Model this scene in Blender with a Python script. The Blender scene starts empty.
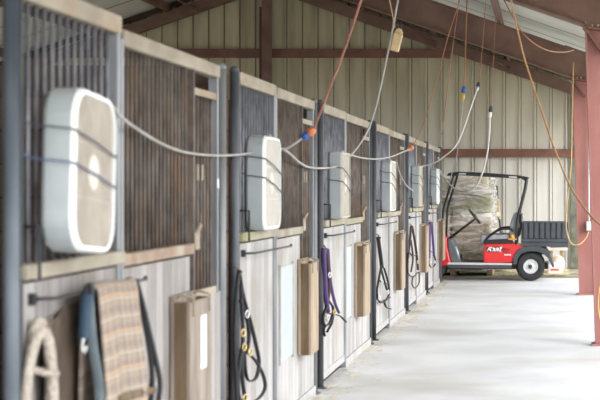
import bpy, bmesh, math, random
from mathutils import Vector, Matrix
random.seed(7)
F=1540.0; VX=545.0; VY=188.0; H=1.58; SX=-1.775   # lens in px, vanishing point, eye height, plane of the stall fronts
scene=bpy.context.scene; COL=scene.collection

# ------------------------------------------------------------------ helpers
def P(px,py,d): return Vector(((px-VX)*d/F, d, H+(VY-py)*d/F))
def sd(px,p=0.0): return F*(-SX-p)/(VX-px)          # depth along the stall front
def zz(py,d): return H+(VY-py)*d/F
def roofz(x): return 5.83-0.345*abs(x+5.4)

class MB:
    def __init__(s): s.bm=bmesh.new(); s.mi=0
    def faces(s,vs,fs):
        v=[s.bm.verts.new(p) for p in vs]
        out=[]
        for f in fs:
            try:
                q=s.bm.faces.new([v[i] for i in f]); q.material_index=s.mi; out.append(q)
            except ValueError: pass
        return v
    def box(s,x0,x1,y0,y1,z0,z1):
        s.faces([(x0,y0,z0),(x1,y0,z0),(x1,y1,z0),(x0,y1,z0),(x0,y0,z1),(x1,y0,z1),(x1,y1,z1),(x0,y1,z1)],
                [(0,3,2,1),(4,5,6,7),(0,1,5,4),(1,2,6,5),(2,3,7,6),(3,0,4,7)]); return s
    def prism(s,pts,axis,a,b):
        # pts: 2D outline; axis 'y': (x,z) extruded in y; 'x': (y,z) extruded in x; 'z': (x,y)
        n=len(pts)
        def m(u,v,w): return {'y':(u,w,v),'x':(w,u,v),'z':(u,v,w)}[axis]
        vs=[m(u,v,a) for u,v in pts]+[m(u,v,b) for u,v in pts]
        fs=[tuple(range(n))[::-1],tuple(range(n,2*n))]+[(i,(i+1)%n,n+(i+1)%n,n+i) for i in range(n)]
        s.faces(vs,fs); return s
    def tube(s,pts,r,seg=8,flat=None,closed=False):
        pts=[Vector(p) for p in pts]; n=len(pts)
        rings=[]; up=None
        for i,p in enumerate(pts):
            if closed: t=(pts[(i+1)%n]-pts[(i-1)%n])
            else: t=pts[min(i+1,n-1)]-pts[max(i-1,0)]
            if t.length<1e-9: t=Vector((0,0,1))
            t.normalize()
            if up is None:
                up=Vector((1,0,0)) if abs(t.x)<.9 else Vector((0,0,1))
            a=(up-t*up.dot(t))
            if a.length<1e-4: a=Vector((0,1,0))-t*t.y
            a.normalize(); up=a; b=t.cross(a)
            rr=r[i] if isinstance(r,(list,tuple)) else r
            ra,rb=(rr,rr) if not flat else (rr*flat[0],rr*flat[1])
            rings.append([s.bm.verts.new(p+a*ra*math.cos(2*math.pi*k/seg)+b*rb*math.sin(2*math.pi*k/seg)) for k in range(seg)])
        m=n if closed else n-1
        for i in range(m):
            A=rings[i];B=rings[(i+1)%n]
            for k in range(seg):
                q=s.bm.faces.new([A[k],A[(k+1)%seg],B[(k+1)%seg],B[k]]); q.smooth=True; q.material_index=s.mi
        if not closed:
            for R_ in (rings[0][::-1],rings[-1]):
                q=s.bm.faces.new(R_); q.material_index=s.mi
        return s
    def cyl(s,a,b,r,seg=16,r2=None):
        s.tube([a,b],[r,r if r2 is None else r2],seg); return s
    def lathe(s,prof,c,axis='y',seg=32):
        rings=[]
        for (r,h) in prof:
            ring=[]
            for k in range(seg):
                u=r*math.cos(2*math.pi*k/seg); v=r*math.sin(2*math.pi*k/seg)
                q={'y':(u,h,v),'x':(h,u,v),'z':(u,v,h)}[axis]
                ring.append(s.bm.verts.new(Vector(q)+Vector(c)))
            rings.append(ring)
        for A,B in zip(rings,rings[1:]):
            for k in range(seg):
                q=s.bm.faces.new([A[k],A[(k+1)%seg],B[(k+1)%seg],B[k]]); q.smooth=True; q.material_index=s.mi
        s.bm.faces.new(rings[0][::-1]); s.bm.faces.new(rings[-1])
        return s
    def grid(s,fn,nu,nv):
        V=[[s.bm.verts.new(fn(i/nu,j/nv)) for j in range(nv+1)] for i in range(nu+1)]
        for i in range(nu):
            for j in range(nv):
                q=s.bm.faces.new([V[i][j],V[i+1][j],V[i+1][j+1],V[i][j+1]]); q.smooth=True; q.material_index=s.mi
        return s

def wloc(o):
    v=Vector((0,0,0))
    while o is not None: v=v+o.location; o=o.parent
    return v
def build(mb,name,mat,parent=None,bevel=0,kind=None,label=None,seg=2):
    bmesh.ops.recalc_face_normals(mb.bm,faces=mb.bm.faces)
    vs=mb.bm.verts
    if parent is None:
        xs=[v.co.x for v in vs]; ys=[v.co.y for v in vs]; zs=[v.co.z for v in vs]
        org=Vector(((min(xs)+max(xs))/2,(min(ys)+max(ys))/2,min(zs)))
        off=org
    else:
        off=wloc(parent); org=Vector((0,0,0))
    for v in vs: v.co-=off
    me=bpy.data.meshes.new(name); mb.bm.to_mesh(me); mb.bm.free()
    for m in (mat if isinstance(mat,(list,tuple)) else [mat]): me.materials.append(m)
    o=bpy.data.objects.new(name,me); COL.objects.link(o); o.parent=parent; o.location=org
    if bevel:
        b=o.modifiers.new('bevel','BEVEL'); b.width=bevel; b.segments=seg; b.limit_method='ANGLE'; b.angle_limit=math.radians(40)
    if kind: o['kind']=kind
    if label: o['label']=label
    return o
def thing(name,label,cat,loc,group=None):
    o=bpy.data.objects.new(name,None); COL.objects.link(o); o.location=loc; o.empty_display_size=.1
    o['label']=label; o['category']=cat
    if group: o['group']=group
    return o
def tag(o,label,cat,group=None):
    o['label']=label; o['category']=cat
    if group: o['group']=group
    return o
def smooth(pts,n=6):
    pts=[Vector(p) for p in pts]
    if len(pts)<3: return pts
    Q=[pts[0]*2-pts[1]]+pts+[pts[-1]*2-pts[-2]]
    out=[]
    for i in range(1,len(Q)-2):
        a,b,c,d=Q[i-1:i+3]
        for k in range(n):
            t=k/n
            out.append(.5*((2*b)+(c-a)*t+(2*a-5*b+4*c-d)*t*t+(3*b-a-3*c+d)*t**3))
    out.append(pts[-1]); return out

# ------------------------------------------------------------------ materials
def nt(name):
    m=bpy.data.materials.new(name); m.use_nodes=True
    n=m.node_tree.nodes; l=m.node_tree.links
    return m,n,l,n['Principled BSDF']
def noise_mat(name,c1,c2,scale=5,rough=.7,metal=0,bump=0.0,stretch=(1,1,1),detail=4,lo=.35,hi=.65,c3=None,s3=1.2,lo3=.5,hi3=.75,spec=.3):
    m,n,l,b=nt(name)
    g=n.new('ShaderNodeNewGeometry'); mp=n.new('ShaderNodeMapping'); mp.inputs['Scale'].default_value=stretch
    l.new(g.outputs['Position'],mp.inputs['Vector'])
    t=n.new('ShaderNodeTexNoise'); t.inputs['Scale'].default_value=scale; t.inputs['Detail'].default_value=detail
    l.new(mp.outputs[0],t.inputs['Vector'])
    r=n.new('ShaderNodeValToRGB'); r.color_ramp.elements[0].position=lo; r.color_ramp.elements[1].position=hi
    r.color_ramp.elements[0].color=(*c1,1); r.color_ramp.elements[1].color=(*c2,1)
    l.new(t.outputs['Fac'],r.inputs[0]); out=r.outputs[0]
    if c3:
        t2=n.new('ShaderNodeTexNoise'); t2.inputs['Scale'].default_value=s3; t2.inputs['Detail'].default_value=5
        l.new(mp.outputs[0],t2.inputs['Vector'])
        r2=n.new('ShaderNodeValToRGB'); r2.color_ramp.elements[0].position=lo3; r2.color_ramp.elements[1].position=hi3
        r2.color_ramp.elements[0].color=(0,0,0,1); r2.color_ramp.elements[1].color=(1,1,1,1)
        l.new(t2.outputs['Fac'],r2.inputs[0])
        mx=n.new('ShaderNodeMixRGB'); mx.inputs[2].default_value=(*c3,1); l.new(r2.outputs[0],mx.inputs[0]); l.new(out,mx.inputs[1]); out=mx.outputs[0]
    l.new(out,b.inputs['Base Color'])
    b.inputs['Roughness'].default_value=rough; b.inputs['Metallic'].default_value=metal
    b.inputs['Specular IOR Level'].default_value=spec
    if bump:
        bp=n.new('ShaderNodeBump'); bp.inputs['Strength'].default_value=bump; bp.inputs['Distance'].default_value=.02
        l.new(t.outputs['Fac'],bp.inputs['Height']); l.new(bp.outputs[0],b.inputs['Normal'])
    return m
def board_mat(name,c1,c2,axis,width,seam=(.12,.1,.09),grime=None,rough=.85,seamw=.05):
    """upright boards: one tone per board, grain along z, thin dark seam"""
    m,n,l,b=nt(name)
    g=n.new('ShaderNodeNewGeometry'); sp=n.new('ShaderNodeSeparateXYZ'); l.new(g.outputs['Position'],sp.inputs[0])
    dv=n.new('ShaderNodeMath'); dv.operation='DIVIDE'; dv.inputs[1].default_value=width; l.new(sp.outputs[axis],dv.inputs[0])
    fl=n.new('ShaderNodeMath'); fl.operation='FLOOR'; l.new(dv.outputs[0],fl.inputs[0])
    fr=n.new('ShaderNodeMath'); fr.operation='FRACT'; l.new(dv.outputs[0],fr.inputs[0])
    wn=n.new('ShaderNodeTexWhiteNoise'); wn.noise_dimensions='1D'; l.new(fl.outputs[0],wn.inputs['W'])
    mp=n.new('ShaderNodeMapping'); mp.inputs['Scale'].default_value=(14,14,1.2) if axis!='Z' else (1.2,1.2,14)
    l.new(g.outputs['Position'],mp.inputs['Vector'])
    t=n.new('ShaderNodeTexNoise'); t.inputs['Scale'].default_value=2.2; t.inputs['Detail'].default_value=6; l.new(mp.outputs[0],t.inputs['Vector'])
    ad=n.new('ShaderNodeMath'); ad.operation='MULTIPLY_ADD'; ad.inputs[1].default_value=.45; l.new(wn.outputs['Value'],ad.inputs[0])
    ml=n.new('ShaderNodeMath'); ml.operation='MULTIPLY'; ml.inputs[1].default_value=.75; l.new(t.outputs['Fac'],ml.inputs[0]); l.new(ml.outputs[0],ad.inputs[2])
    r=n.new('ShaderNodeValToRGB'); r.color_ramp.elements[0].position=.25; r.color_ramp.elements[1].position=.75
    r.color_ramp.elements[0].color=(*c1,1); r.color_ramp.elements[1].color=(*c2,1); l.new(ad.outputs[0],r.inputs[0])
    out=r.outputs[0]
    if grime:
        t2=n.new('ShaderNodeTexNoise'); t2.inputs['Scale'].default_value=1.6; t2.inputs['Detail'].default_value=6; l.new(g.outputs['Position'],t2.inputs['Vector'])
        r2=n.new('ShaderNodeValToRGB'); r2.color_ramp.elements[0].position=.5; r2.color_ramp.elements[1].position=.72
        r2.color_ramp.elements[0].color=(0,0,0,1); r2.color_ramp.elements[1].color=(.8,.8,.8,1); l.new(t2.outputs['Fac'],r2.inputs[0])
        mg=n.new('ShaderNodeMixRGB'); mg.inputs[2].default_value=(*grime,1); l.new(r2.outputs[0],mg.inputs[0]); l.new(out,mg.inputs[1]); out=mg.outputs[0]
    lt=n.new('ShaderNodeMath'); lt.operation='LESS_THAN'; lt.inputs[1].default_value=seamw; l.new(fr.outputs[0],lt.inputs[0])
    mx=n.new('ShaderNodeMixRGB'); mx.inputs[2].default_value=(*seam,1); l.new(lt.outputs[0],mx.inputs[0]); l.new(out,mx.inputs[1])
    l.new(mx.outputs[0],b.inputs['Base Color']); b.inputs['Roughness'].default_value=rough; b.inputs['Specular IOR Level'].default_value=.2
    return m
def flat(name,c,rough=.6,metal=0,spec=.4,var=.12):
    c2=tuple(min(1,x*(1+var)) for x in c); c1=tuple(x*(1-var) for x in c)
    return noise_mat(name,c1,c2,scale=9,rough=rough,metal=metal,spec=spec)

M={}
M['floor']=noise_mat('concrete',(.55,.55,.56),(.65,.65,.66),scale=1.3,rough=.75,bump=.05,detail=8,c3=(.46,.435,.405),s3=.55,lo3=.52,hi3=.75)
M['corner']=noise_mat('dark_green_corner',(.10,.11,.085),(.22,.22,.18),scale=6,rough=.9)  # mottled dark greenish tone of the end wall's corner strip
M['end_dirt']=noise_mat('end_dirt',(.16,.145,.09),(.30,.27,.18),scale=3,rough=1,detail=8,c3=(.42,.37,.26),s3=1.5)
M['dirt']=noise_mat('stall_dirt',(.16,.12,.08),(.28,.22,.15),scale=4,rough=1)
M['grass']=noise_mat('ground',(.36,.37,.31),(.46,.46,.40),scale=2,rough=1)
M['siding']=None
def siding_mat():
    m,n,l,b=nt('ribbed_siding')
    g=n.new('ShaderNodeNewGeometry'); sp=n.new('ShaderNodeSeparateXYZ'); l.new(g.outputs['Position'],sp.inputs[0])
    mp=n.new('ShaderNodeMapping'); mp.inputs['Scale'].default_value=(2.2,1,.28); l.new(g.outputs['Position'],mp.inputs[0])
    t=n.new('ShaderNodeTexNoise'); t.inputs['Scale'].default_value=1.7; t.inputs['Detail'].default_value=8; l.new(mp.outputs[0],t.inputs['Vector'])
    def ramp(src,a,b,c0,c1):
        r=n.new('ShaderNodeValToRGB'); r.color_ramp.elements[0].position=a; r.color_ramp.elements[1].position=b
        r.color_ramp.elements[0].color=(*c0,1); r.color_ramp.elements[1].color=(*c1,1); l.new(src,r.inputs[0]); return r.outputs[0]
    def mix(f,x,y):
        k=n.new('ShaderNodeMixRGB'); l.new(f,k.inputs[0]); l.new(x,k.inputs[1]); l.new(y,k.inputs[2]); return k.outputs[0]
    khaki_dim=ramp(t.outputs['Fac'],.35,.68,(.50,.44,.305),(.33,.275,.18))
    pale_lit=ramp(t.outputs['Fac'],.35,.68,(.62,.61,.585),(.49,.475,.45))
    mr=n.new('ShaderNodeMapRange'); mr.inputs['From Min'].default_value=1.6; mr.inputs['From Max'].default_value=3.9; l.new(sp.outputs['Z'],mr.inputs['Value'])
    out=mix(mr.outputs[0],pale_lit,khaki_dim)  # light falling off up the wall, put into the colour by height
    # shadow line at one foot of each rib, painted into the colour
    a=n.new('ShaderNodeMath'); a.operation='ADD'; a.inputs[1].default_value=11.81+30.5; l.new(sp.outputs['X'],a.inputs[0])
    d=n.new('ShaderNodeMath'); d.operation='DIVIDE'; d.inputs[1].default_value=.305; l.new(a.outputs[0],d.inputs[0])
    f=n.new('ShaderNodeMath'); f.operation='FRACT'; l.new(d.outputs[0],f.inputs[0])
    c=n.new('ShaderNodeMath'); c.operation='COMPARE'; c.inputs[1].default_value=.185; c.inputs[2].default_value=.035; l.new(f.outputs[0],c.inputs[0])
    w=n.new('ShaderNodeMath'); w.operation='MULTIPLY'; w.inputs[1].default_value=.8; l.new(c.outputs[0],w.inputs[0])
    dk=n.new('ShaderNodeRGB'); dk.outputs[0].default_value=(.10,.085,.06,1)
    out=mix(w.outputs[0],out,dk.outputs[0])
    l.new(out,b.inputs['Base Color']); b.inputs['Roughness'].default_value=.65
    return m
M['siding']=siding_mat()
M['steel_brown']=noise_mat('painted_steel_brown',(.13,.072,.055),(.19,.11,.082),scale=3,rough=.6)
M['steel_shaded']=noise_mat('painted_steel_shaded',(.05,.03,.024),(.085,.05,.038),scale=3,rough=.7)  # brown steel with the shade of the webs put into its colour
M['girt']=noise_mat('girt_brown',(.13,.06,.045),(.19,.09,.066),scale=3,rough=.6)
M['primer']=noise_mat('red_primer',(.30,.135,.12),(.39,.19,.17),scale=2.5,rough=.65,stretch=(1,1,.4),c3=(.30,.12,.11),s3=2)
M['rail']=noise_mat('dusty_rail',(.26,.22,.175),(.375,.325,.265),scale=7,rough=.8,stretch=(1,.5,1),c3=(.33,.23,.15),s3=5,lo3=.55,hi3=.7)
M['ledge']=noise_mat('stained_ledge',(.25,.22,.175),(.39,.35,.29),scale=6,rough=.8,stretch=(1,.5,1),c3=(.28,.28,.16),s3=3,lo3=.5,hi3=.65)
M['ledge_rust']=noise_mat('rust_ledge',(.22,.15,.115),(.33,.255,.20),scale=6,rough=.85,c3=(.38,.33,.26),s3=4)
M['bar_grey']=noise_mat('bar_galvanised',(.13,.135,.16),(.24,.25,.29),scale=8,rough=.5,metal=.3)
M['bar_rust']=noise_mat('bar_rusty',(.08,.064,.056),(.165,.14,.128),scale=8,rough=.7,metal=.1,c3=(.16,.10,.065),s3=4)
M['post']=noise_mat('post_steel',(.075,.085,.10),(.16,.17,.19),scale=6,rough=.5,metal=.3,stretch=(1,1,.3))
M['post_blue']=noise_mat('post_blue',(.06,.075,.095),(.135,.155,.185),scale=6,rough=.5,metal=.2,stretch=(1,1,.3))
M['post_dark']=noise_mat('post_darkened',(.035,.037,.042),(.08,.085,.095),scale=6,rough=.6,stretch=(1,1,.3))
M['post_light']=noise_mat('post_galvanised',(.15,.158,.175),(.25,.262,.28),scale=6,rough=.45,metal=.3,stretch=(1,1,.3))
M['boards_near']=board_mat('boards_weathered',(.19,.175,.17),(.35,.335,.33),'Y',.14,grime=(.15,.12,.10),seam=(.12,.10,.095))
M['boards_pale']=board_mat('boards_whitewashed',(.29,.275,.27),(.46,.45,.448),'Y',.14,grime=(.27,.235,.21),seam=(.23,.21,.205))
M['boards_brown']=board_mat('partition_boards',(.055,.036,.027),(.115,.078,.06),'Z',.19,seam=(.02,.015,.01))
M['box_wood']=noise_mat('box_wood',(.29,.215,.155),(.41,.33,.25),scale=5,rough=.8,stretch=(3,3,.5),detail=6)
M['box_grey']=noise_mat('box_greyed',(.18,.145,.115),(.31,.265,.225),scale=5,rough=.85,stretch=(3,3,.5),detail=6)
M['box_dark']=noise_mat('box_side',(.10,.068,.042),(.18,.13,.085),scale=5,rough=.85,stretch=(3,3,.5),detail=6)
M['kick']=flat('kick_strip',(.42,.41,.41),.6,.2)
M['black']=flat('black_leather',(.022,.022,.026),.55)
M['brown_leather']=flat('brown_leather',(.05,.028,.022),.55)
M['purple']=flat('purple_nylon',(.085,.05,.17),.6)
M['blue']=flat('blue_nylon',(.03,.06,.10),.6)
M['bluegrey']=flat('blue_grey_webbing',(.11,.14,.16),.7)
M['brass']=flat('brass',(.55,.42,.2),.35,.8)
M['chrome']=flat('nickel',(.6,.6,.62),.3,.8)
M['rope']=noise_mat('cream_rope',(.29,.25,.22),(.47,.42,.37),scale=60,rough=.95,bump=.6)
M['fan_side']=flat('fan_housing',(.37,.405,.43),.4,var=.05)
M['fan_white']=flat('fan_white',(.78,.79,.80),.35,var=.03)
M['fan_grille']=flat('fan_grille',(.40,.355,.31),.6)
M['fan_hub']=flat('fan_hub',(.56,.53,.48),.5,var=.04)
M['fan_tan']=flat('fan_tan',(.43,.40,.35),.5,var=.06)
M['fan_dark']=flat('fan_inside',(.16,.14,.13),.8)
M['cable_white']=flat('cable_white',(.36,.345,.33),.5)
M['cable_tan']=flat('cable_amber',(.46,.25,.11),.5)
M['cable_bright']=flat('cable_bright',(.66,.65,.63),.5,var=.04)
M['cable_orange']=flat('cable_orange',(.36,.155,.07),.5)
M['cable_rust']=flat('cable_rust',(.32,.13,.09),.5)
M['cable_yellow']=flat('cable_yellow',(.50,.32,.11),.5)
M['plug_orange']=flat('plug_orange',(.72,.22,.09),.5,var=.04)
M['plug_blue']=flat('plug_blue',(.04,.11,.42),.5,var=.04)
M['plug_yellow']=flat('plug_yellow',(.60,.42,.09),.5,var=.04)
M['bungee']=flat('bungee_dark',(.05,.055,.075),.7)
M['bungee_blue']=flat('bungee_blue',(.07,.10,.20),.7)
M['tan_plastic']=flat('tan_plastic',(.55,.40,.22),.5)
M['paper']=flat('paper',(.80,.82,.84),.8,var=.03)
M['pale_board']=flat('pale_blue_board',(.42,.46,.475),.5,var=.03)
M['pale_wood']=flat('pale_plank',(.66,.60,.50),.8)
M['straw']=noise_mat('straw',(.50,.42,.26),(.72,.64,.44),scale=30,rough=1)
M['flap_brown']=noise_mat('blanket_flap_brown',(.05,.036,.028),(.11,.08,.06),scale=6,rough=.95)  # very dark brown tone of the blanket's back flap
M['hay']=noise_mat('hay_bale',(.20,.225,.10),(.46,.47,.28),scale=9,rough=1,bump=.8,detail=8,stretch=(1,1,2.5))
M['hay_tan']=noise_mat('hay_bale_tan',(.42,.36,.25),(.66,.59,.46),scale=9,rough=1,bump=.8,detail=8,stretch=(1,1,2.5))
M['pallet']=flat('pallet_wood',(.34,.26,.18),.9)
M['leaf']=noise_mat('leaf',(.05,.08,.03),(.13,.17,.07),scale=3,rough=.9)
M['cart_red']=flat('cart_red',(.60,.012,.016),.25,spec=.6,var=.04)
M['cart_black']=flat('cart_black',(.018,.019,.022),.4)
M['cart_grey']=flat('cart_plastic_grey',(.055,.062,.072),.55)
M['cart_box']=flat('cargo_box_grey',(.06,.068,.08),.6)
M['cart_seat']=flat('seat_vinyl',(.30,.31,.34),.5)
M['cart_mat']=flat('floor_mat',(.11,.125,.14),.6)
M['tyre']=flat('tyre',(.028,.028,.03),.85)
M['silver']=flat('silver_trim',(.58,.59,.60),.35,.3,var=.03)
M['orange']=flat('orange_cup',(.65,.33,.08),.5,var=.04)
M['decal']=flat('decal_white',(.85,.86,.88),.4,var=.02)
M['decal_dark']=flat('decal_dark',(.12,.02,.02),.4,var=.02)
M['bag']=noise_mat('feed_bag',(.78,.76,.74),(.88,.86,.84),scale=12,rough=.6)
M['bag_red']=flat('bag_red_print',(.65,.15,.1),.6)
M['pink_bag']=flat('pink_bag',(.75,.55,.42),.7)
def roof_mat():
    m,n,l,b=nt('roof_insulation')
    g=n.new('ShaderNodeNewGeometry'); sp=n.new('ShaderNodeSeparateXYZ'); l.new(g.outputs['Position'],sp.inputs[0])
    md=n.new('ShaderNodeMath'); md.operation='PINGPONG'; md.inputs[1].default_value=.75; l.new(sp.outputs['Y'],md.inputs[0])
    lt=n.new('ShaderNodeMath'); lt.operation='LESS_THAN'; lt.inputs[1].default_value=.035; l.new(md.outputs[0],lt.inputs[0])
    t=n.new('ShaderNodeTexNoise'); t.inputs['Scale'].default_value=1.5; t.inputs['Detail'].default_value=6; l.new(g.outputs['Position'],t.inputs['Vector'])
    r=n.new('ShaderNodeValToRGB'); r.color_ramp.elements[0].color=(.52,.50,.43,1); r.color_ramp.elements[1].color=(.72,.71,.66,1); l.new(t.outputs['Fac'],r.inputs[0])
    mx=n.new('ShaderNodeMixRGB'); mx.inputs[2].default_value=(.10,.08,.06,1); l.new(lt.outputs[0],mx.inputs[0]); l.new(r.outputs[0],mx.inputs[1])
    l.new(mx.outputs[0],b.inputs['Base Color']); b.inputs['Roughness'].default_value=.7
    return m
M['roof']=roof_mat()
def plaid_mat():
    m,n,l,b=nt('plaid_blanket')
    g=n.new('ShaderNodeTexCoord'); sp=n.new('ShaderNodeSeparateXYZ'); l.new(g.outputs['UV'],sp.inputs[0])
    base=(.29,.235,.19)
    cur=n.new('ShaderNodeRGB'); cur.outputs[0].default_value=(*base,1); out=cur.outputs[0]
    for ax,per,ph,w,c,f in (('X',.07,0,.024,(.16,.135,.14),.4),('Y',.07,.02,.024,(.16,.135,.14),.4),('X',.14,.07,.008,(.44,.29,.18),.5),('Y',.14,.075,.009,(.48,.30,.17),.6),('X',.07,.055,.007,(.48,.42,.36),.5),('Y',.07,.06,.007,(.48,.42,.36),.5)):
        a=n.new('ShaderNodeMath'); a.operation='ADD'; a.inputs[1].default_value=ph; l.new(sp.outputs[ax],a.inputs[0])
        q=n.new('ShaderNodeMath'); q.operation='PINGPONG'; q.inputs[1].default_value=per/2; l.new(a.outputs[0],q.inputs[0])
        s=n.new('ShaderNodeMath'); s.operation='LESS_THAN'; s.inputs[1].default_value=w/2; l.new(q.outputs[0],s.inputs[0])
        k=n.new('ShaderNodeMath'); k.operation='MULTIPLY'; k.inputs[1].default_value=f; l.new(s.outputs[0],k.inputs[0])
        mx=n.new('ShaderNodeMixRGB'); mx.inputs[2].default_value=(*c,1); l.new(k.outputs[0],mx.inputs[0]); l.new(out,mx.inputs[1]); out=mx.outputs[0]
    l.new(out,b.inputs['Base Color']); b.inputs['Roughness'].default_value=.95; b.inputs['Specular IOR Level'].default_value=.1
    return m
M['plaid']=plaid_mat()
def wrap_mat():
    m,n,l,b=nt('stretch_wrap')
    g=n.new('ShaderNodeNewGeometry'); t=n.new('ShaderNodeTexNoise'); t.inputs['Scale'].default_value=3.5; t.inputs['Detail'].default_value=7; t.inputs['Distortion'].default_value=1.5
    mp=n.new('ShaderNodeMapping'); mp.inputs['Scale'].default_value=(.6,.6,2.4); l.new(g.outputs['Position'],mp.inputs[0]); l.new(mp.outputs[0],t.inputs['Vector'])
    r=n.new('ShaderNodeValToRGB'); r.color_ramp.elements[0].position=.42; r.color_ramp.elements[1].position=.66
    r.color_ramp.elements[0].color=(.10,.10,.10,1); r.color_ramp.elements[1].color=(.78,.78,.78,1); l.new(t.outputs['Fac'],r.inputs[0])
    l.new(r.outputs[0],b.inputs['Alpha']); b.inputs['Base Color'].default_value=(.85,.83,.80,1); b.inputs['Roughness'].default_value=.25
    bp=n.new('ShaderNodeBump'); bp.inputs['Strength'].default_value=.3; bp.inputs['Distance'].default_value=.03; l.new(t.outputs['Fac'],bp.inputs['Height']); l.new(bp.outputs[0],b.inputs['Normal'])
    return m
M['wrap']=wrap_mat()

# ------------------------------------------------------------------ setting: ground, floor, roof, end wall
S=[5.12,8.80,12.15,15.95,19.76,23.10,26.05]
YE=30.1                                  # end wall
m=MB(); m.box(-60,60,-20,90,-.12,-.04); build(m,'ground',M['grass'],kind='structure')
m=MB(); m.box(SX-.03,1.6,-3,27.0,-.10,0); build(m,'floor',M['floor'],kind='structure')
m=MB(); m.box(SX-.03,1.6,27.0,YE+.1,-.10,-.004); build(m,'floor_end',M['end_dirt'],kind='structure')
m=MB(); m.box(-12.2,SX-.032,-3,YE+.1,-.10,-.005); build(m,'floor_stalls',M['dirt'],kind='structure')
m=MB()
m.prism([(-5.4,5.83),(1.75,roofz(1.75)),(1.75,roofz(1.75)+.06),(-5.4,5.89)],'y',-3,YE+.1); build(m,'ceiling_right',M['roof'],kind='structure')
m=MB()
m.prism([(-5.4,5.83),(-12.55,roofz(1.75)),(-12.55,roofz(1.75)+.06),(-5.4,5.89)],'y',-3,YE+.1); build(m,'ceiling_left',M['roof'],kind='structure')
# ribbed siding
m=MB(); prof=[]; x=-11.9
x=-11.81
while x<.49:
    prof+=[(x,0),(x+.012,.032),(x+.042,.032),(x+.055,0)]; x+=.305
prof=[(-11.9,0)]+prof+[(.60,0)]
vs=[];fs=[]
for i,(px_,dz) in enumerate(prof):
    vs+=[(px_,YE-dz,0),(px_,YE-dz,roofz(px_)-.0)]
    if i: fs.append((2*i-2,2*i,2*i+1,2*i-1))
m.faces(vs,fs); m.box(-11.9,.66,YE+.005,YE+.03,0,3.3)
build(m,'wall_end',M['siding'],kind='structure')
# stall backs and cross partitions
m=MB(); m.box(-5.44,-5.38,S[0]-3.6,S[6],0,2.29); build(m,'wall_stall_back',M['boards_brown'],kind='structure')
for k,s in enumerate(S[:7]):
    m=MB(); m.box(-5.37,SX-.07,s-.13,s-.08,0,2.27); build(m,'wall_partition_%d'%(k+1),M['boards_brown'],kind='structure')
# girts on the end wall
m=MB(); m.box(-11.3,-1.84,YE-.13,YE-.034,4.12,4.29); m.box(-1.93,-1.84,YE-.15,YE-.13,4.10,4.29)
m.box(-11.3,-1.84,YE-.14,YE-.13,4.25,4.29); build(m,'trim_1',M['girt'],kind='structure')
m=MB(); m.box(-11.3,.60,YE-.13,YE-.062,2.18,2.34); m.box(-11.3,.60,YE-.14,YE-.13,2.30,2.34); build(m,'trim_2',M['girt'],kind='structure')
# purlins
n=3
for i,xx in enumerate([-.68,-2.1,-3.5,-4.9,-5.9,-7.3,-8.7,-10.12]):
    z1=roofz(xx)-.015
    m=MB(); m.box(xx-.03,xx+.03,-3,YE-.05,z1-.17,z1); build(m,'trim_%d'%n,M['steel_brown'],kind='structure'); n+=1

# frames
def ibeam_rafter(name,label,y,side,depth0,depth1,mat):
    # side +1 right slope, -1 left slope ; web + flanges, tapered
    t=thing(name,label,'rafter',(-5.4+side*2.8,y,roofz(-2.6)-.7))
    xr=-5.4; xe=-5.4+side*5.86
    zt=lambda x: roofz(x)-.19
    zb=lambda x: zt(x)-(depth0+(depth1-depth0)*abs(x-xr)/5.86)
    m=MB(); m.prism([(xr,zt(xr)),(xe,zt(xe)),(xe,zb(xe)),(xr,zb(xr))],'y',y-.005,y+.005); build(m,'web',mat,t)
    for nm,f,s in (('top_flange',zt,-.02),('bottom_flange',zb,.02)):
        m=MB(); m.prism([(xr,f(xr)),(xe,f(xe)),(xe,f(xe)+s),(xr,f(xr)+s)],'y',y-.09,y+.09); build(m,nm,mat,t)
    return t
names={8.2:'nearest',15.5:'middle',22.8:'far'}
for y in (8.2,15.5,22.8):
    ibeam_rafter('roof_rafter',{8.2:'brown steel rafter overhead on the right slope nearest the viewer',15.5:'brown steel rafter crossing the upper right corner of the picture',22.8:'deep brown steel rafter sloping down to the farther pink column'}[y],y,1,.44,.44,M['steel_brown'])
    ibeam_rafter('roof_rafter',{8.2:'brown steel rafter on the left slope nearest the viewer',15.5:'middle brown steel rafter on the left slope over the stalls',22.8:'brown steel rafter on the left slope next before the end wall'}[y],y,-1,.44,.44,M['steel_brown'])
for side in (1,-1):
    t=thing('end_rafter','brown steel rafter against the end wall sloping down to the '+('right' if side>0 else 'left'),'rafter',(-5.4+side*2.8,YE-.2,4.4))
    xr=-5.4; xe=-5.4+side*5.9
    f=lambda x: roofz(x)-.01
    m=MB(); m.prism([(xr,f(xr)),(xe,f(xe)),(xe,f(xe)-.10),(xr,f(xr)-.10)],'y',YE-.17,YE-.16); build(m,'web',M['steel_shaded'],t)
    g=lambda x: roofz(x)-.17
    m=MB(); m.prism([(xr,g(xr)),(xe,g(xe)),(xe,g(xe)-.225),(xr,g(xr)-.225)],'y',YE-.30,YE-.17); build(m,'channel',M['steel_brown'],t)
    for xb in ((-6.75,) if side<0 else (-2.1,-.68)):
        m=MB(); m.box(xb-.05,xb+.05,YE-.6,YE-.30,roofz(xb)-.42,roofz(xb)-.38)
        m.tube([(xb-.28,YE-.75,roofz(xb)-.2),(xb,YE-.28,g(xb)-.12)],.022,4); build(m,'flange_brace',M['steel_brown'],t)
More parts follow.
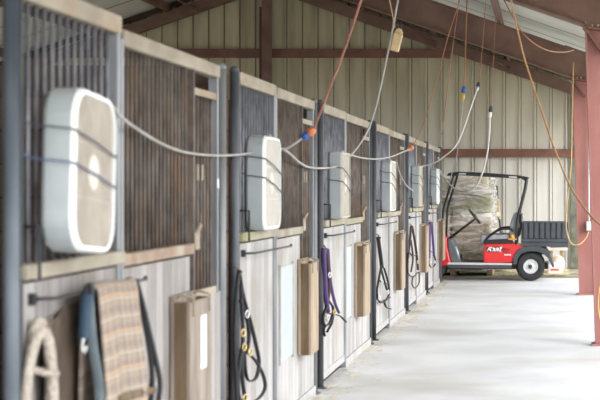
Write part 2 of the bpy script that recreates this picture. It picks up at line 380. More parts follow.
# ridge column on the end wall
t=thing('ridge_column','brown steel column standing at the middle of the end wall','column',(-5.38,YE-.2,0))
m=MB(); m.box(-5.48,-5.28,YE-.33,YE-.315,0,5.45); build(m,'front_flange',M['steel_brown'],t)
m=MB(); m.box(-5.385,-5.375,YE-.315,YE-.15,0,5.1); build(m,'web',M['steel_shaded'],t)
m=MB(); m.box(-5.55,-5.48,YE-.18,YE-.14,0,5.1); build(m,'side_channel',M['steel_shaded'],t)
# tapered side columns
def column(y,label,side=1):
    mir=(lambda x:x) if side>0 else (lambda x:-10.8-x)
    mat=M['primer']
    t=thing('steel_column',label,'column',(mir(.62),y,0))
    m=MB(); m.prism([(mir(.52),0.02),(mir(.80),0.02),(mir(1.02),3.25),(mir(.415),3.25)],'y',y-.006,y+.006); build(m,'web',mat,t)
    m=MB(); m.prism([(mir(.505),0.02),(mir(.522),.02),(mir(.417),3.25),(mir(.40),3.25)],'y',y-.09,y+.09); build(m,'inner_flange',mat,t)
    m=MB(); m.prism([(mir(.80),0.02),(mir(.817),.02),(mir(1.037),3.25),(mir(1.02),3.25)],'y',y-.09,y+.09); build(m,'outer_flange',mat,t)
    m=MB(); m.box(min(mir(.47),mir(.86)),max(mir(.47),mir(.86)),y-.12,y+.12,0,.02); build(m,'base_plate',mat,t)
    # bolted knee
    m=MB(); m.prism([(mir(.38),3.18),(mir(1.05),3.10),(mir(1.05),3.12),(mir(.38),3.20)],'y',y-.10,y+.10)
    m.prism([(mir(.395),3.17),(mir(.42),3.19),(mir(.60),2.93),(mir(.575),2.92)],'y',y-.10,y+.10)
    build(m,'knee_plate',M['girt'],t)
    m=MB(); m.prism([(mir(.40),3.18),(mir(1.06),3.11),(mir(1.06),roofz(1.06)-.17),(mir(.30),roofz(.30)-.17),(mir(.20),3.36)],'y',y-.012,y+.012); build(m,'haunch',M['steel_brown'],t)
    for bx in (.47,.53,.62,.72):
        m=MB(); m.cyl((mir(bx),y-.07,3.19),(mir(bx),y-.07,3.22),.014,6); build(m,'bolt',M['rail'],t)
column(15.5,'pink primed steel column at the right picture edge, the nearer one')
column(22.8,'pink primed steel column just behind the nearer one, carrying the outlet box')
column(8.2,'pink primed steel column outside the picture to the right, nearest the viewer')
for y,l in ((22.8,'pink steel column in the left aisle nearest the end wall'),(15.5,'pink steel column in the left aisle halfway along')): column(y,l,-1)
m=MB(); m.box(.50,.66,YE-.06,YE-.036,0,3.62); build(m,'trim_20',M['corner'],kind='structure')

# ------------------------------------------------------------------ stalls
ORD=['first','second','third','fourth','fifth','sixth']
def where(k): return ['nearest stall','second stall from the viewer','third stall from the viewer','fourth stall from the viewer','fifth stall from the viewer','last stall by the golf cart'][k]
RT=2.225   # underside-centre of top rail
barmesh={}
def bars(parent,y0,y1,z0,z1,sp,r,mat,x=SX):
    n=max(1,int(round((y1-y0)/sp)))
    key=(round(z1-z0,3),r,mat.name)
    off=wloc(parent)
    for i in range(1,n):
        y=y0+(y1-y0)*i/n
        if key not in barmesh:
            m=MB(); m.cyl((0,0,0),(0,0,z1-z0),r,8)
            me=bpy.data.meshes.new('bar'); m.bm.to_mesh(me); m.bm.free(); me.materials.append(mat); barmesh[key]=me
        o=bpy.data.objects.new('bar',barmesh[key]); COL.objects.link(o); o.parent=parent; o.location=Vector((x,y,z0))-off
def post(y,r,z1,mat,label,x=SX):
    t=thing('stall_post',label,'post',(x,y,0))
    m=MB(); m.cyl((x,y,0),(x,y,z1),r,16); build(m,'pipe',mat,t)
    m=MB(); m.lathe([(r*1.08,z1),(r*1.08,z1+.01),(r*.6,z1+.03),(.002,z1+.034)],(x,y,0),'z',16); build(m,'cap',mat,t)
    m=MB(); m.box(x-.05,x+.05,y-.05,y+.05,0,.012); build(m,'foot_plate',mat,t)
    return t
for k in range(6):
    s=S[k]; r=(S[k+1]-s)/3.68; w=where(k)
    near=(k==0)
    boards=M['boards_near'] if near else M['boards_pale']
    a0,a1=s+.045,s+(1.24 if near else 1.34)*r; b0,b1=a1+.035,s+2.55*r; c0,c1=b1+.02,s+3.14*r; e=s+3.32*r
    zt=2.29 if near else 2.25
    # --- posts
    post(s,.027,2.245,M['post_blue'] if k==0 else (M['post'] if k<2 else M['post_dark']),'dark round post beside the door of the %s'%w)
    post(e,.027,2.235,M['post_light'] if k<2 else M['post_dark'],'slimmer round post beside the hatch of the %s'%w)
    # --- door
    t=thing('stall_door','barred door with boarded lower half on the %s'%w,'stall door',(SX,(a0+a1)/2,0))
    m=MB(); m.box(SX-.03,SX+.03,a0,a1,zt-.075,zt); build(m,'top_rail',M['rail'],t,.008)
    m=MB(); m.box(SX-.02,SX+.02,a0,a0+.022,.06,zt-.075); build(m,'stile',M['post_dark'],t,.004)
    m=MB(); m.box(SX-.022,SX+.022,a1-.04,a1,.06,zt-.06); build(m,'stile',M['post_light'],t,.004)
    bars(t,a0+.03,a1-.03,1.32,zt-.06,.087,.0085,M['bar_grey'])
    m=MB(); m.box(SX-.03,SX+.045,a0,a1,1.268,1.322); build(m,'ledge',M['ledge'],t,.008)
    m=MB(); m.box(SX-.02,SX+.012,a0+.035,a1-.04,.10,1.255); build(m,'lower_panel',boards,t)
    m=MB(); m.box(SX-.02,SX+.018,a0+.035,a1-.04,.06,.12); build(m,'bottom_rail',M['kick'],t)
    zb=1.40
    m=MB(); m.tube([(SX+.02,a0+.02,zb-.12),(SX+.02,a0+.02,zb-.13),(SX+.07,a0+.03,zb-.13),(SX+.07,a0+.03,zb+.05),(SX+.02,a0+.02,zb+.05)],.007,6); build(m,'latch_handle',M['black'],t)
    # blanket bar
    bl=thing('blanket_bar','black swing out blanket rod on the %s door'%w,'rod',(SX,a0,1.2))
    zr=1.20
    m=MB(); m.tube([(SX+.03,a0+.10,zr),(SX+.085,a0+.14,zr),(SX+.11,a0+1.25,zr)],.006,8); build(m,'rod',M['black'],bl)
    m=MB(); m.box(SX+.012,SX+.035,a0+.085,a0+.115,zr-.02,zr+.02); build(m,'bracket',M['black'],bl)
    m=MB(); m.tube([(SX+.11,a0+1.25,zr-.005),(SX+.11,a0+1.255,zr+.012)],.008,8); build(m,'end_stop',M['black'],bl)
    # --- fixed panel
    t=thing('barred_stall_front','fixed barred panel over boards on the %s'%w,'stall panel',(SX,(b0+b1)/2,0))
    m=MB(); m.box(SX-.03,SX+.03,b0,c1+.02,2.17,2.24); build(m,'top_rail',M['rail'],t,.008)
    bars(t,b0,b1,1.30,2.175,.072,.0085,M['bar_rust'])
    m=MB(); m.box(SX-.03,SX+.03,b0,b1,1.252,1.305); build(m,'ledge',M['ledge_rust'] if near else M['ledge'],t,.008)
    m=MB(); m.box(SX-.02,SX+.005,b0,b1,.07,1.24); m.box(SX-.02,SX+.005,b1,e-.03,.07,1.02); build(m,'board_wall',boards,t)
    m=MB(); m.box(SX-.02,SX+.02,b0,e-.03,0,.07); build(m,'kick_strip',M['kick'],t)
    m=MB(); m.box(SX-.025,SX+.025,b0-.03,b0+.01,.0,2.2); build(m,'upright',M['post_light'],t,.004)
    # --- narrow feed grille
    t=thing('feed_grille','narrow barred feed hatch on the %s'%w,'feed hatch',(SX,(c0+c1)/2,0))
    m=MB(); m.box(SX-.02,SX+.02,c0,c0+.028,1.02,2.17); build(m,'frame_side',M['bar_rust'],t)
    m=MB(); m.box(SX-.022,SX+.024,c1-.035,c1,1.02,2.17); build(m,'frame_side',M['post_light'],t)
    m=MB(); m.box(SX-.02,SX+.02,c0+.028,c1-.035,2.05,2.085); build(m,'slot_sill',M['rail'],t)
    m=MB(); m.box(SX-.02,SX+.02,c0+.028,c1-.035,1.02,1.06); build(m,'bottom_rail',M['rail'],t)
    bars(t,c0+.02,c1-.02,1.05,2.06,.075,.009,M['bar_rust'])
    m=MB(); m.box(SX+.012,SX+.03,c0+.0,c0+.10,1.27,1.36); m.cyl((SX+.02,c0+.03,1.34),(SX+.05,c0+.03,1.40),.012,8); build(m,'slide_latch',M['rail'],t,.003)
    for yy in (c0+.12,c0+.22):
        m=MB(); m.box(SX+.008,SX+.014,yy,yy+.03,1.62,1.70); build(m,'clip',M['rail'],t)
    if k<5:   # dark strip added for the shaded gap between the paired posts
        m=MB(); m.box(SX-.06,SX-.03,e+.02,S[k+1]-.02,0,2.22); o=build(m,'gap_shade_strip',M['boards_brown'])
        tag(o,'added dark strip for the shaded post gap after the %s'%w,'board')
post(S[6],.031,2.245,M['post'],'dark round end post of the stall row right beside the golf cart')
# white sticker on the first grille's edge
c1=S[0]+3.14
m=MB(); m.box(SX+.024,SX+.0265,c1-.034,c1-.002,1.58,1.63); tag(build(m,'sticker',M['paper']),'small white sticker on the frame of the nearest feed hatch','sticker')
# pale boards on the lower walls
for k,(p0,p1,y0,y1) in {1:(270,283,276,373),2:(341.5,346,250,345)}.items():
    d0=S[k]+1.45; d1=d0+(.5 if k==1 else .4)
    t=thing('message_board','pale blue board fixed low on the front of the %s'%where(k),'board',(SX+.01,d0,.5))
    m=MB(); m.box(SX+.006,SX+.014,d0,d1,.42,1.05); build(m,'panel',M['pale_board'],t)
    for q in (d0-.02,d1):
        m=MB(); m.box(SX+.006,SX+.02,q,q+.02,.40,1.07); build(m,'edge_strip',M['kick'],t)

# ------------------------------------------------------------------ wooden boxes hung on the fronts
BX=[(7.25,.46),(11.0,.36),(14.30,.43),(18.0,.42),(21.75,.42),(25.35,.45)]
for k,(y,w) in enumerate(BX):
    x0=SX+.03; x1=SX+.105; z0,z1=.385,1.04
    near=(k==0)
    t=thing('wooden_box','%s upright wooden box hung on the %s'%('greyed' if near else 'tan',where(k)),'box',(SX+.06,y+w/2,z0))
    mt=M['box_grey'] if near else M['box_wood']
    m=MB(); m.box(x1-.018,x1,y,y+w,z0,z1); build(m,'front_board',mt,t,.003)
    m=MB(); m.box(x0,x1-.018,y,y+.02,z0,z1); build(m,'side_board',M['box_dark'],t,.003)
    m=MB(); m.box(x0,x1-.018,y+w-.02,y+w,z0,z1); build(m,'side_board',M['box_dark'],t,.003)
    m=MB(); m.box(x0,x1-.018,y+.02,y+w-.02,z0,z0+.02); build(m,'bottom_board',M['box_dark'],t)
    m=MB(); m.box(x0-.018,x0,y,y+w,z0,z1+.03); build(m,'back_board',mt,t)
    for yy in (y+.05,y+w-.06):
        m=MB(); m.tube([(x1+.004,yy,z1-.07),(x1+.006,yy,z1+.015),(x0+.02,yy,z1+.03),(x0-.012,yy,z1+.01)],.006,6); build(m,'hanger_wire',M['rail'],t)
y=BX[0][0]
m=MB(); m.box(SX+.1052,SX+.107,y+.22,y+.34,.70,.96); tag(build(m,'paper_sheet',M['paper']),'white paper sheet stuck on the greyed wooden box of the nearest stall','paper')

# ------------------------------------------------------------------ box fans
def rrect(w,h,r,n=8):
    pts=[]
    for cx,cz,a0 in ((w/2-r,h/2-r,0),(-w/2+r,h/2-r,90),(-w/2+r,-h/2+r,180),(w/2-r,-h/2+r,270)):
        for i in range(n+1):
            a=math.radians(a0+90*i/n); pts.append((cx+r*math.cos(a),cz+r*math.sin(a)))
    return pts
def fan(y0,w,z0,h,rad,label,side,rim,grl,D=.11,xo=.0105,roll=0):
    xb=SX+xo; xf=xb+D; yc=y0+w/2; zc=z0+h/2
    t=thing('box_fan',label,'fan',(xb+D/2,yc,z0))
    O=[(yc+a,zc+b) for a,b in rrect(w,h,rad)]; I=[(yc+a,zc+b) for a,b in rrect(w-.042,h-.042,max(.01,rad-.02))]
    I2=[(yc+a,zc+b) for a,b in rrect(w-.016,h-.016,rad*.93)]
    n=len(O)
    # housing shell
    m=MB(); vs=[(xb,)+p for p in I2]+[(xb+.012,)+p for p in O]+[(xf-.012,)+p for p in O]+[(xf-.012,)+p for p in I]+[(xb,)+p for p in I]
    fs=[]
    for a in range(4):
        fs+=[(a*n+i,a*n+(i+1)%n,(a+1)*n+(i+1)%n,(a+1)*n+i) for i in range(n)]
    fs+=[(4*n+i,4*n+(i+1)%n,(i+1)%n,i) for i in range(n)]
    m.faces(vs,fs); 
    o=build(m,'housing',side,t)
    for p in o.data.polygons: p.use_smooth=False
    # front rim
    m=MB(); R1=[(xf-.012,)+p for p in O]; R2=[(xf+.004,)+p for p in I2]; R3=[(xf+.004,)+p for p in I]; R4=[(xf-.014,)+p for p in I]
    vs=R1+R2+R3+R4; fs=[]
    for a in range(4): fs+=[(a*n+i,a*n+(i+1)%n,((a+1)%4)*n+(i+1)%n,((a+1)%4)*n+i) for i in range(n)]
    m.faces(vs,fs); build(m,'front_frame',rim,t)
    # grille: upright slats and rings
    m=MB(); iw=w-.043; ih=h-.043; ri=max(.01,rad-.02)
    ns=34
    for i in range(1,ns):
        yy=yc-iw/2+iw*i/ns; dy=abs(yy-yc)
        q=max(0,dy-(iw/2-ri)); hh=ih/2-(ri-math.sqrt(max(0,ri*ri-q*q)))
        m.box(xf-.012,xf-.004,yy-.004,yy+.004,zc-hh,zc+hh)
    for q in (.33,.67):
        m.box(xf-.013,xf-.0035,yc-iw/2,yc+iw/2,z0+h*q-.0018,z0+h*q+.0018)
    build(m,'grille',grl,t)
    m=MB()
    for i in range(1,16):
        yy=yc-iw/2+iw*i/16; m.box(xb+.004,xb+.008,yy-.002,yy+.002,zc-ih/2,zc+ih/2)
    build(m,'back_grille',grl,t)
    m=MB(); m.lathe([(.002,xf-.001),(.055,xf-.001),(.072,xf-.008),(.072,xf-.012)],(0,yc,zc),'x',24); build(m,'hub',M['fan_hub'],t)
    xm=(xb+xf)/2
    for i in range(5):
        a=2*math.pi*i/5; m=MB()
        def fn(u,v,a=a):
            rr=.03+u*(iw/2-.05); an=a+(v-.5)*(.5+.5*u)
            return (xm+(v-.5)*.045,yc+rr*math.cos(an),zc+rr*math.sin(an))
        m.grid(fn,5,4); build(m,'blade',M['fan_tan'],t)
    m=MB(); m.lathe([(.03,xm-.03),(.03,xm+.035)],(0,yc,zc),'x',16); m.tube([(xm-.03,yc,zc-ih/2-.012),(xm-.03,yc,zc+ih/2+.012)],.008,6); build(m,'motor',M['fan_dark'],t)
    if roll: t.location=(xb+D/2,yc,z0)
    m=MB(); m.box(xb+.02,xb+.05,yc-.10,yc+.10,z0+h-.002,z0+h+.006); build(m,'carry_handle',side,t)
    m=MB(); m.lathe([(.018,0),(.016,.018),(.002,.02)],(xm,yc+w*.33,z0+h),'z',12); build(m,'speed_knob',M['fan_tan'],t)
    t.rotation_euler=(-math.radians(roll),0,0)
    return t
Z0=1.327
FN=[(5.255,.51,.575,.125,'box fan with pale blue housing and beige grille on the nearest stall ledge',M['fan_side'],M['fan_white'],M['fan_grille']),
    (9.08,.555,.565,.085,'box fan with rounded white frame on the second stall ledge',M['fan_side'],M['fan_white'],M['fan_hub']),
    (12.55,.52,.55,.02,'square cornered tan and grey box fan on the third stall ledge',M['fan_side'],M['fan_tan'],M['fan_tan']),
    (16.55,.53,.55,.07,'box fan with pale grey housing on the fourth stall ledge',M['fan_side'],M['fan_white'],M['fan_hub']),
    (20.3,.52,.55,.03,'dull tan fronted box fan on the fifth stall ledge',M['fan_side'],M['fan_tan'],M['fan_tan']),
    (23.65,.53,.55,.06,'bright white box fan on the last stall ledge near the golf cart',M['fan_side'],M['fan_white'],M['fan_white'])]
for k,(y,w,h,rad,lab,a,b,c) in enumerate(FN):
    z0=Z0+(.022 if k==0 else 0); fan(y,w,z0,h,rad,lab,a,b,c,xo=.05 if k==0 else .0105,roll=4 if k==0 else 0)
    for j,q in enumerate((.72,.52)):
        zq=z0+h*q; xf=SX+(.05 if k==0 else .0105)+.11+.008
        slope=-.05
        pts=[(SX-.005,y-.075,zq+.045),(SX+.02,y-.06,zq+.045),(SX+.018,y-.008,zq+.035),(xf,y-.010,zq+.02),(xf+.002,y+w*.5,zq-.02),(xf,y+w+.012,zq-.07),(SX+.02,y+w+.014,zq-.07),(SX-.003,y+w+.06,zq-.07)]
        m=MB(); m.tube(pts,.0036,6)
        col='blue' if (k==0 and j==1) else 'dark'
        tag(build(m,'bungee_cord',M['bungee_blue'] if col=='blue' else M['bungee']),'%s %s cord strapping the fan to the %s'%('upper' if j==0 else 'lower',col,where(k)),'cord')

# ------------------------------------------------------------------ cords hanging over the aisle
def C3(pts): return [P(*p) for p in pts]
def toroof(pts):
    """continue the last segment up to the underside of the roof"""
    a,b=pts[-2],pts[-1]; v=(b-a)
    if v.z<=0: return pts
    p=b.copy(); v=v/v.z*.05
    while p.z<roofz(p.x)-.02 and p.z<6: p=p+v
    return pts+[p]
def cable(pts,r,mat,label,up=False,n=6):
    q=C3(pts)
    if up: q=toroof(q)
    m=MB(); m.tube(smooth(q,n),r*.8,7); return tag(build(m,'power_cord',mat),label,'cord')
def plug(a,b,r,mats,label,name='cord_plug'):
    a=Vector(a);b=Vector(b); r=r*.75; t=thing(name,label,'plug',a)
    mid=(a+b)/2
    m=MB(); m.tube([a,a+(mid-a)*.25,mid],[r*.45,r,r],12); build(m,'socket_end',mats[0],t)
    m=MB(); m.tube([mid,mid+(b-mid)*.75,b],[r*1.15,r*1.1,r*.5],12); build(m,'plug_end',mats[1],t)
W=M['cable_white']
cable([(113,106,5.9),(121,117,6.05),(140,131,6.5),(160,143,6.9),(180,151,7.3),(200,154.5,7.8),(222,155.5,8.3),(245,154,8.9),(262,150.5,9.3),(276,149,9.7),(283,149,9.85)],.0085,W,'pale cord swagging from the nearest fan to the second fan')
cable([(276,147,9.75),(285,149,9.8),(294,144,9.82),(302,138.5,9.85)],.0095,W,'short pale cord end rising from the second fan to the orange plug')
plug(P(302,138.5,9.85),P(315,129,9.85),.03,(M['plug_blue'],M['plug_orange']),'bright orange and blue plug joint beside the second fan')
cable([(313,130,9.85),(318,118,9.8),(327,95,9.7),(340,62,9.6),(353,25,9.5),(361,0,9.5)],.0095,M['cable_rust'],'thick rust orange cord rising from the plug above the second fan',up=True)
cable([(283,149,9.85),(290,154,10.2),(300,163,10.8),(310,167.5,11.4),(325,168,12.1),(340,165,12.7),(352,154,13.2),(366,134,13.4),(375,110,13.4),(381,85,13.4),(388,52,13.4),(394,22,13.4),(398,0,13.4)],.011,W,'thick pale cord dipping past the third fan and rising to the rafters',up=True)
cable([(345,153,13.0),(360,157.5,14),(375,159,15),(390,157,15.6),(403,152,16),(410,149,16.2)],.010,W,'pale cord sagging over the fourth fan to an orange plug')
plug(P(408,150,16.2),P(413,146,16.2),.033,(M['plug_orange'],M['plug_orange']),'small orange plug joint above the fourth and fifth fans')
cable([(412,147,16.2),(420,132,16.2),(427,113,16.2),(437,80,16.2),(447,40,16.2),(460,0,16.2)],.0055,M['cable_orange'],'thin orange cord climbing from the small orange plug',up=True)
cable([(396,160,17.1),(400,174,17.8),(406,185,18.8),(413,191,20.2)],.010,W,'pale cord drooping between the fourth and fifth fans')
cable([(420,166.5,20.8),(428,165,20.8),(437,161.5,20.7),(446,155,20.6),(453,149,20.5),(459,140,20.5),(466,122,20.5),(472,104,20.5),(477,90,20.5)],.012,M['cable_bright'],'pale cord from the fifth fan curving up to a dark plug')
cable([(440,171,24.0),(446,180,23.4),(453,187.5,22.9),(461,191.5,22.4),(468,192,22),(476,186,21.8),(482,174,21.6),(487,155,21.5),(489.5,132,21.5),(490,112,21.5)],.015,M['cable_bright'],'white cord looping down before the hay from the last fan')
cable([(437,208,23.9),(446,190,23),(453,170,22),(458,148,21.5),(461,120,21.5),(463,98,21.5)],.008,W,'thin pale cord dropping from the yellow plug')
plug(P(462.8,100,21.5),P(464,86,21.5),.035,(M['plug_yellow'],M['plug_blue']),'yellow and blue plug hanging before the end wall')
plug(P(476.5,91,20.5),P(479,82,20.5),.028,(M['silver'],M['bungee']),'dark plug hanging right of the yellow one')
plug(P(489.7,118,21.5),P(491,106,21.5),.03,(M['fan_white'],M['bungee']),'white plug hanging rightmost before the end wall')
cable([(464,87,21.5),(465.2,60,21.5),(466,30,21.5),(467,0,21.5)],.011,M['cable_orange'],'orange cord falling straight from the roof to the yellow plug',up=True)
cable([(479,83,20.5),(482,50,20.5),(486,0,20.5)],.0075,M['cable_rust'],'thin rust cord falling from the roof to the dark plug',up=True)
cable([(491,107,21.5),(493,70,21.5),(495,28,21.5),(497,0,21.5)],.007,M['cable_rust'],'thin rust cord falling from the roof to the white plug',up=True)
cable([(442,135,18),(445,110,18),(451,60,18),(459,0,18)],.0065,M['cable_rust'],'faint thin rust cord hanging left of the yellow plug',up=True)
cable([(606,229,9.0),(598,223,9.2),(590,215,9.6),(580,202,10.2),(570,186,10.8),(558,158,11.5),(549,133,12),(537,97,12.3),(525,60,12.5),(517,28,12.5),(511,0,12.5)],.0085,M['cable_tan'],'long orange cord slanting down across the upper right',up=True)
cable([(588.5,232,22.6),(586,238,22.5),(580,244,22.4),(573,244.5,22.4),(568.5,238,22.4),(566,224,22.4),(567.5,200,22.4),(571,165,22.4),(572,120,22.4),(573,80,22.4),(573.5,62,22.5)],.012,M['cable_yellow'],'yellow cord looping from the outlet box up the farther column')
cable([(504,0,17),(512,15,17),(522,32,17),(535,44,17.2),(550,51,17.6),(565,52,18.2),(574,50,19)],.009,M['cable_orange'],'orange cord draped under the roof at upper right')
cable([(604,272,15.2),(599.5,288,15.25),(598,303,15.25),(599.5,316,15.25),(604,330,15.2)],.012,M['cable_yellow'],'yellow cord loop low on the nearer pink column')
# tan weight hanging from the roof
t=thing('hanging_timer','tan plastic box dangling on a cord below the rafter at top centre','plastic box',P(398,50,13.3))
c=P(397,40,13.3)
R=Matrix.Rotation(math.radians(14),4,'Y')
m=MB(); m.box(-.038,.038,-.03,.03,-.10,.06); m.prism([(-.038,.06),(.038,.06),(.018,.10),(-.018,.10)],'y',-.03,.03); bmesh.ops.transform(m.bm,matrix=Matrix.Translation(c)@R,verts=m.bm.verts); build(m,'casing',M['tan_plastic'],t,.01)
m=MB(); m.tube([c+R.to_3x3()@Vector((-.02,0,.09)),c+R.to_3x3()@Vector((-.02,0,.14)),c+R.to_3x3()@Vector((.01,0,.14)),c+R.to_3x3()@Vector((.01,0,.09))],.006,6); build(m,'hanging_loop',M['bungee'],t)
cable([(395,28,13.3),(392,12,13.3),(389.5,0,13.3)],.0055,M['tan_plastic'],'thin tan cord carrying the dangling tan box',up=True)
# conduit and outlet box on the farther column
t=thing('outlet_box','grey outlet box with a white conduit on the farther pink column','outlet',P(589,225,22.75))
c=P(589,226,22.74)
m=MB(); m.box(c.x-.045,c.x+.045,c.y-.07,c.y+.02,c.z-.07,c.z+.07); build(m,'box',M['silver'],t,.01)
m=MB(); m.box(c.x-.03,c.x+.03,c.y-.08,c.y-.07,c.z-.055,c.z+.055); build(m,'cover',M['fan_white'],t)
m=MB(); m.cyl((c.x,c.y-.02,c.z+.07),(c.x,c.y-.02,zz(95,22.7)),.013,8); build(m,'conduit',M['fan_white'],t)

# ------------------------------------------------------------------ tack: halters, rope, blanket
def TP(px,py,px0,k=.5,p0=.035):
    d0=sd(px0,p0); p=max(.022,p0+k*(px-px0)*d0/F); d=sd(px,p)
    return Vector((SX+p,d,zz(py,d)))
def halter(px0,label,straps,rings,leads=(),matl=None,r=.009,hook=None,k=.5,cat='halter',name='halter'):
    c=TP(*hook,px0,k); t=thing(name,label,cat,c)
    for pl in straps:
        mt=matl; rr=r
        if isinstance(pl,dict): mt=pl['m']; rr=pl.get('r',r); pl=pl['p']
        m=MB(); m.tube(smooth([TP(x,y,px0,k) for x,y in pl],4),rr,6,flat=(1,.45)); build(m,'strap',mt,t)
    for (x,y,mt) in rings:
        c=TP(x,y,px0,k)+Vector((.012,0,0)); m=MB(); R_=.02
        m.tube([c+Vector((.3*R_*math.cos(a),R_*math.cos(a),R_*math.sin(a))) for a in [2*math.pi*i/12 for i in range(12)]],.0065,6,closed=True); build(m,'ring',mt,t)
    for pl in leads:
        m=MB(); m.tube(smooth([TP(x,y,px0,k) for x,y in pl],4),r*.8,6); build(m,'lead_strap',matl,t)
    return t
def hookthing(px0,x,y,label):
    c=TP(x,y,px0)
    m=MB(); m.tube([(SX+.008,c.y,c.z+.03),(SX+.03,c.y,c.z+.02),(SX+.05,c.y,c.z-.01),(SX+.045,c.y,c.z-.03),(SX+.06,c.y,c.z-.0)],.006,6)
    tag(build(m,'tack_hook',M['bar_rust']),label,'hook')
B,BR=M['brass'],M['chrome']
halter(236,'black leather bridle with brass buckles hanging beside the second stall door',
 [[(239,270),(236,300),(234.5,340),(236,375),(237,408)],[(239,270),(243,295),(250,320),(256,345),(259,362),(256,378),(248,380),(245,365),(244,345)],
  [(241,285),(242,310),(243,335),(242,360),(243,385),(247,408)],[(243,345),(240,360),(238,385),(240,405)],[(240,300),(246,315),(249,335),(247,352)],
  [(246,352),(255,360),(263,375),(265,388),(259,398),(250,402),(240,400)]],
 [(245,314,BR),(242,347,B),(248,352,B),(243,398,B),(241,333,B)],matl=M['black'],r=.012,hook=(239,270))
halter(324,'purple nylon halter with brown leather strap by the third stall door',
 [{'p':[(324,248),(324,262),(325,280),(326,298),(328,312)],'m':M['purple'],'r':.020},{'p':[(328,249),(329,265),(331,285),(335,303),(339,313)],'m':M['purple'],'r':.013},
  {'p':[(326,250),(328,270),(329,290),(327,305)],'m':M['brown_leather'],'r':.015},[(327,305),(323,318),(325,326),(330,322),(333,312)],[(325,312),(332,314),(340,316),(346,322)],[(328,300),(333,308),(332,322),(327,332)]],
 [(328,275,BR),(333,312,B),(326,318,BR)],[[(326,325),(324,330),(325,336)]],matl=M['black'],r=.012,hook=(325,248))
halter(378,'black halter and short lead hung by the fourth stall door',
 [{'p':[(378,237),(380,252),(382,268)],'m':M['black'],'r':.021},[(382,262),(379,278),(377,292),(379,301),(385,300),(389,294),(388,282),(384,268)],[(381,268),(384,280),(387,290)],[(379,280),(384,284),(389,283)],[(376,298),(382,303),(390,297)],[(384,300),(386,307),(391,309)]],
 [(381,282,BR),(387,292,BR),(378,298,BR)],matl=M['black'],r=.012,hook=(379,237))
halter(411,'brown leather halter with a looped lead by the fifth stall door',
 [{'p':[(411,226),(410,240),(408,256),(407,268)],'m':M['brown_leather'],'r':.016},{'p':[(412,226),(415,242),(417,258),(418,270)],'m':M['brown_leather'],'r':.016},[(408,262),(408,273),(413,277),(418,272)],[(409,252),(413,256),(417,254)],[(411,240),(413,258),(411,272)]],
 [(408,262,B),(417,262,B)],[[(413,276),(412,284),(415,288),(419,283),(419,272)]],matl=M['brown_leather'],r=.012,hook=(411,226))
halter(430,'purple halter hung by the last stall door near the golf cart',
 [{'p':[(430,222),(429.5,240),(429,258)],'m':M['purple'],'r':.022},{'p':[(431.5,222),(433,240),(434,256)],'m':M['purple'],'r':.018},[(429,256),(429,265),(433,267),(435.5,262),(434,254)],[(429,250),(432,252),(434,250)]],
 [(429.5,262,BR),(434,262,BR)],matl=M['black'],r=.014,hook=(430,222))
for (a,x,y,k) in ((236,239,271,1),(324,325,248,2),(378,379,237,3),(411,411,226,4),(430,430,222,5)):
    hookthing(a,x,y,'small rusty hook carrying the halter on the %s'%where(k))
# rope coil
t=thing('rope_coil','cream braided rope coil hanging beside the nearest stall post','rope',(SX+.05,5.32,.7))
random.seed(3)
for i in range(5):
    wid=.034+.004*i; top=1.135-.010*i-random.uniform(0,.015); bot=.62-.05*i; yc=5.255+random.uniform(-.025,.025); xc=SX+.04+.003*i
    pts=[]
    for j in range(28):
        a=2*math.pi*j/28
        u=math.cos(a); v=math.sin(a)
        wv=wid*(1.0+.12*(-v)); 
        pts.append((xc+.028*u+.01*v*random.uniform(.8,1.2),yc+wv*1.5*u+.006*math.sin(3*a+i),(top+bot)/2+(top-bot)/2*v))
    m=MB(); m.tube(pts,.0145,8,closed=True); build(m,'rope_loop',M['rope'],t)
m=MB(); m.tube(smooth([(SX+.03,5.21,.97),(SX+.085,5.23,.95),(SX+.09,5.31,.94),(SX+.03,5.34,.95)],4),.0125,8); build(m,'rope_tie',M['rope'],t)
m=MB(); m.tube([(SX+.01,5.27,1.10),(SX+.05,5.27,1.095),(SX+.08,5.27,1.11),(SX+.085,5.27,1.14)],.006,6); tag(build(m,'tack_hook',M['bar_rust']),'rusty hook holding the cream rope coil','hook')
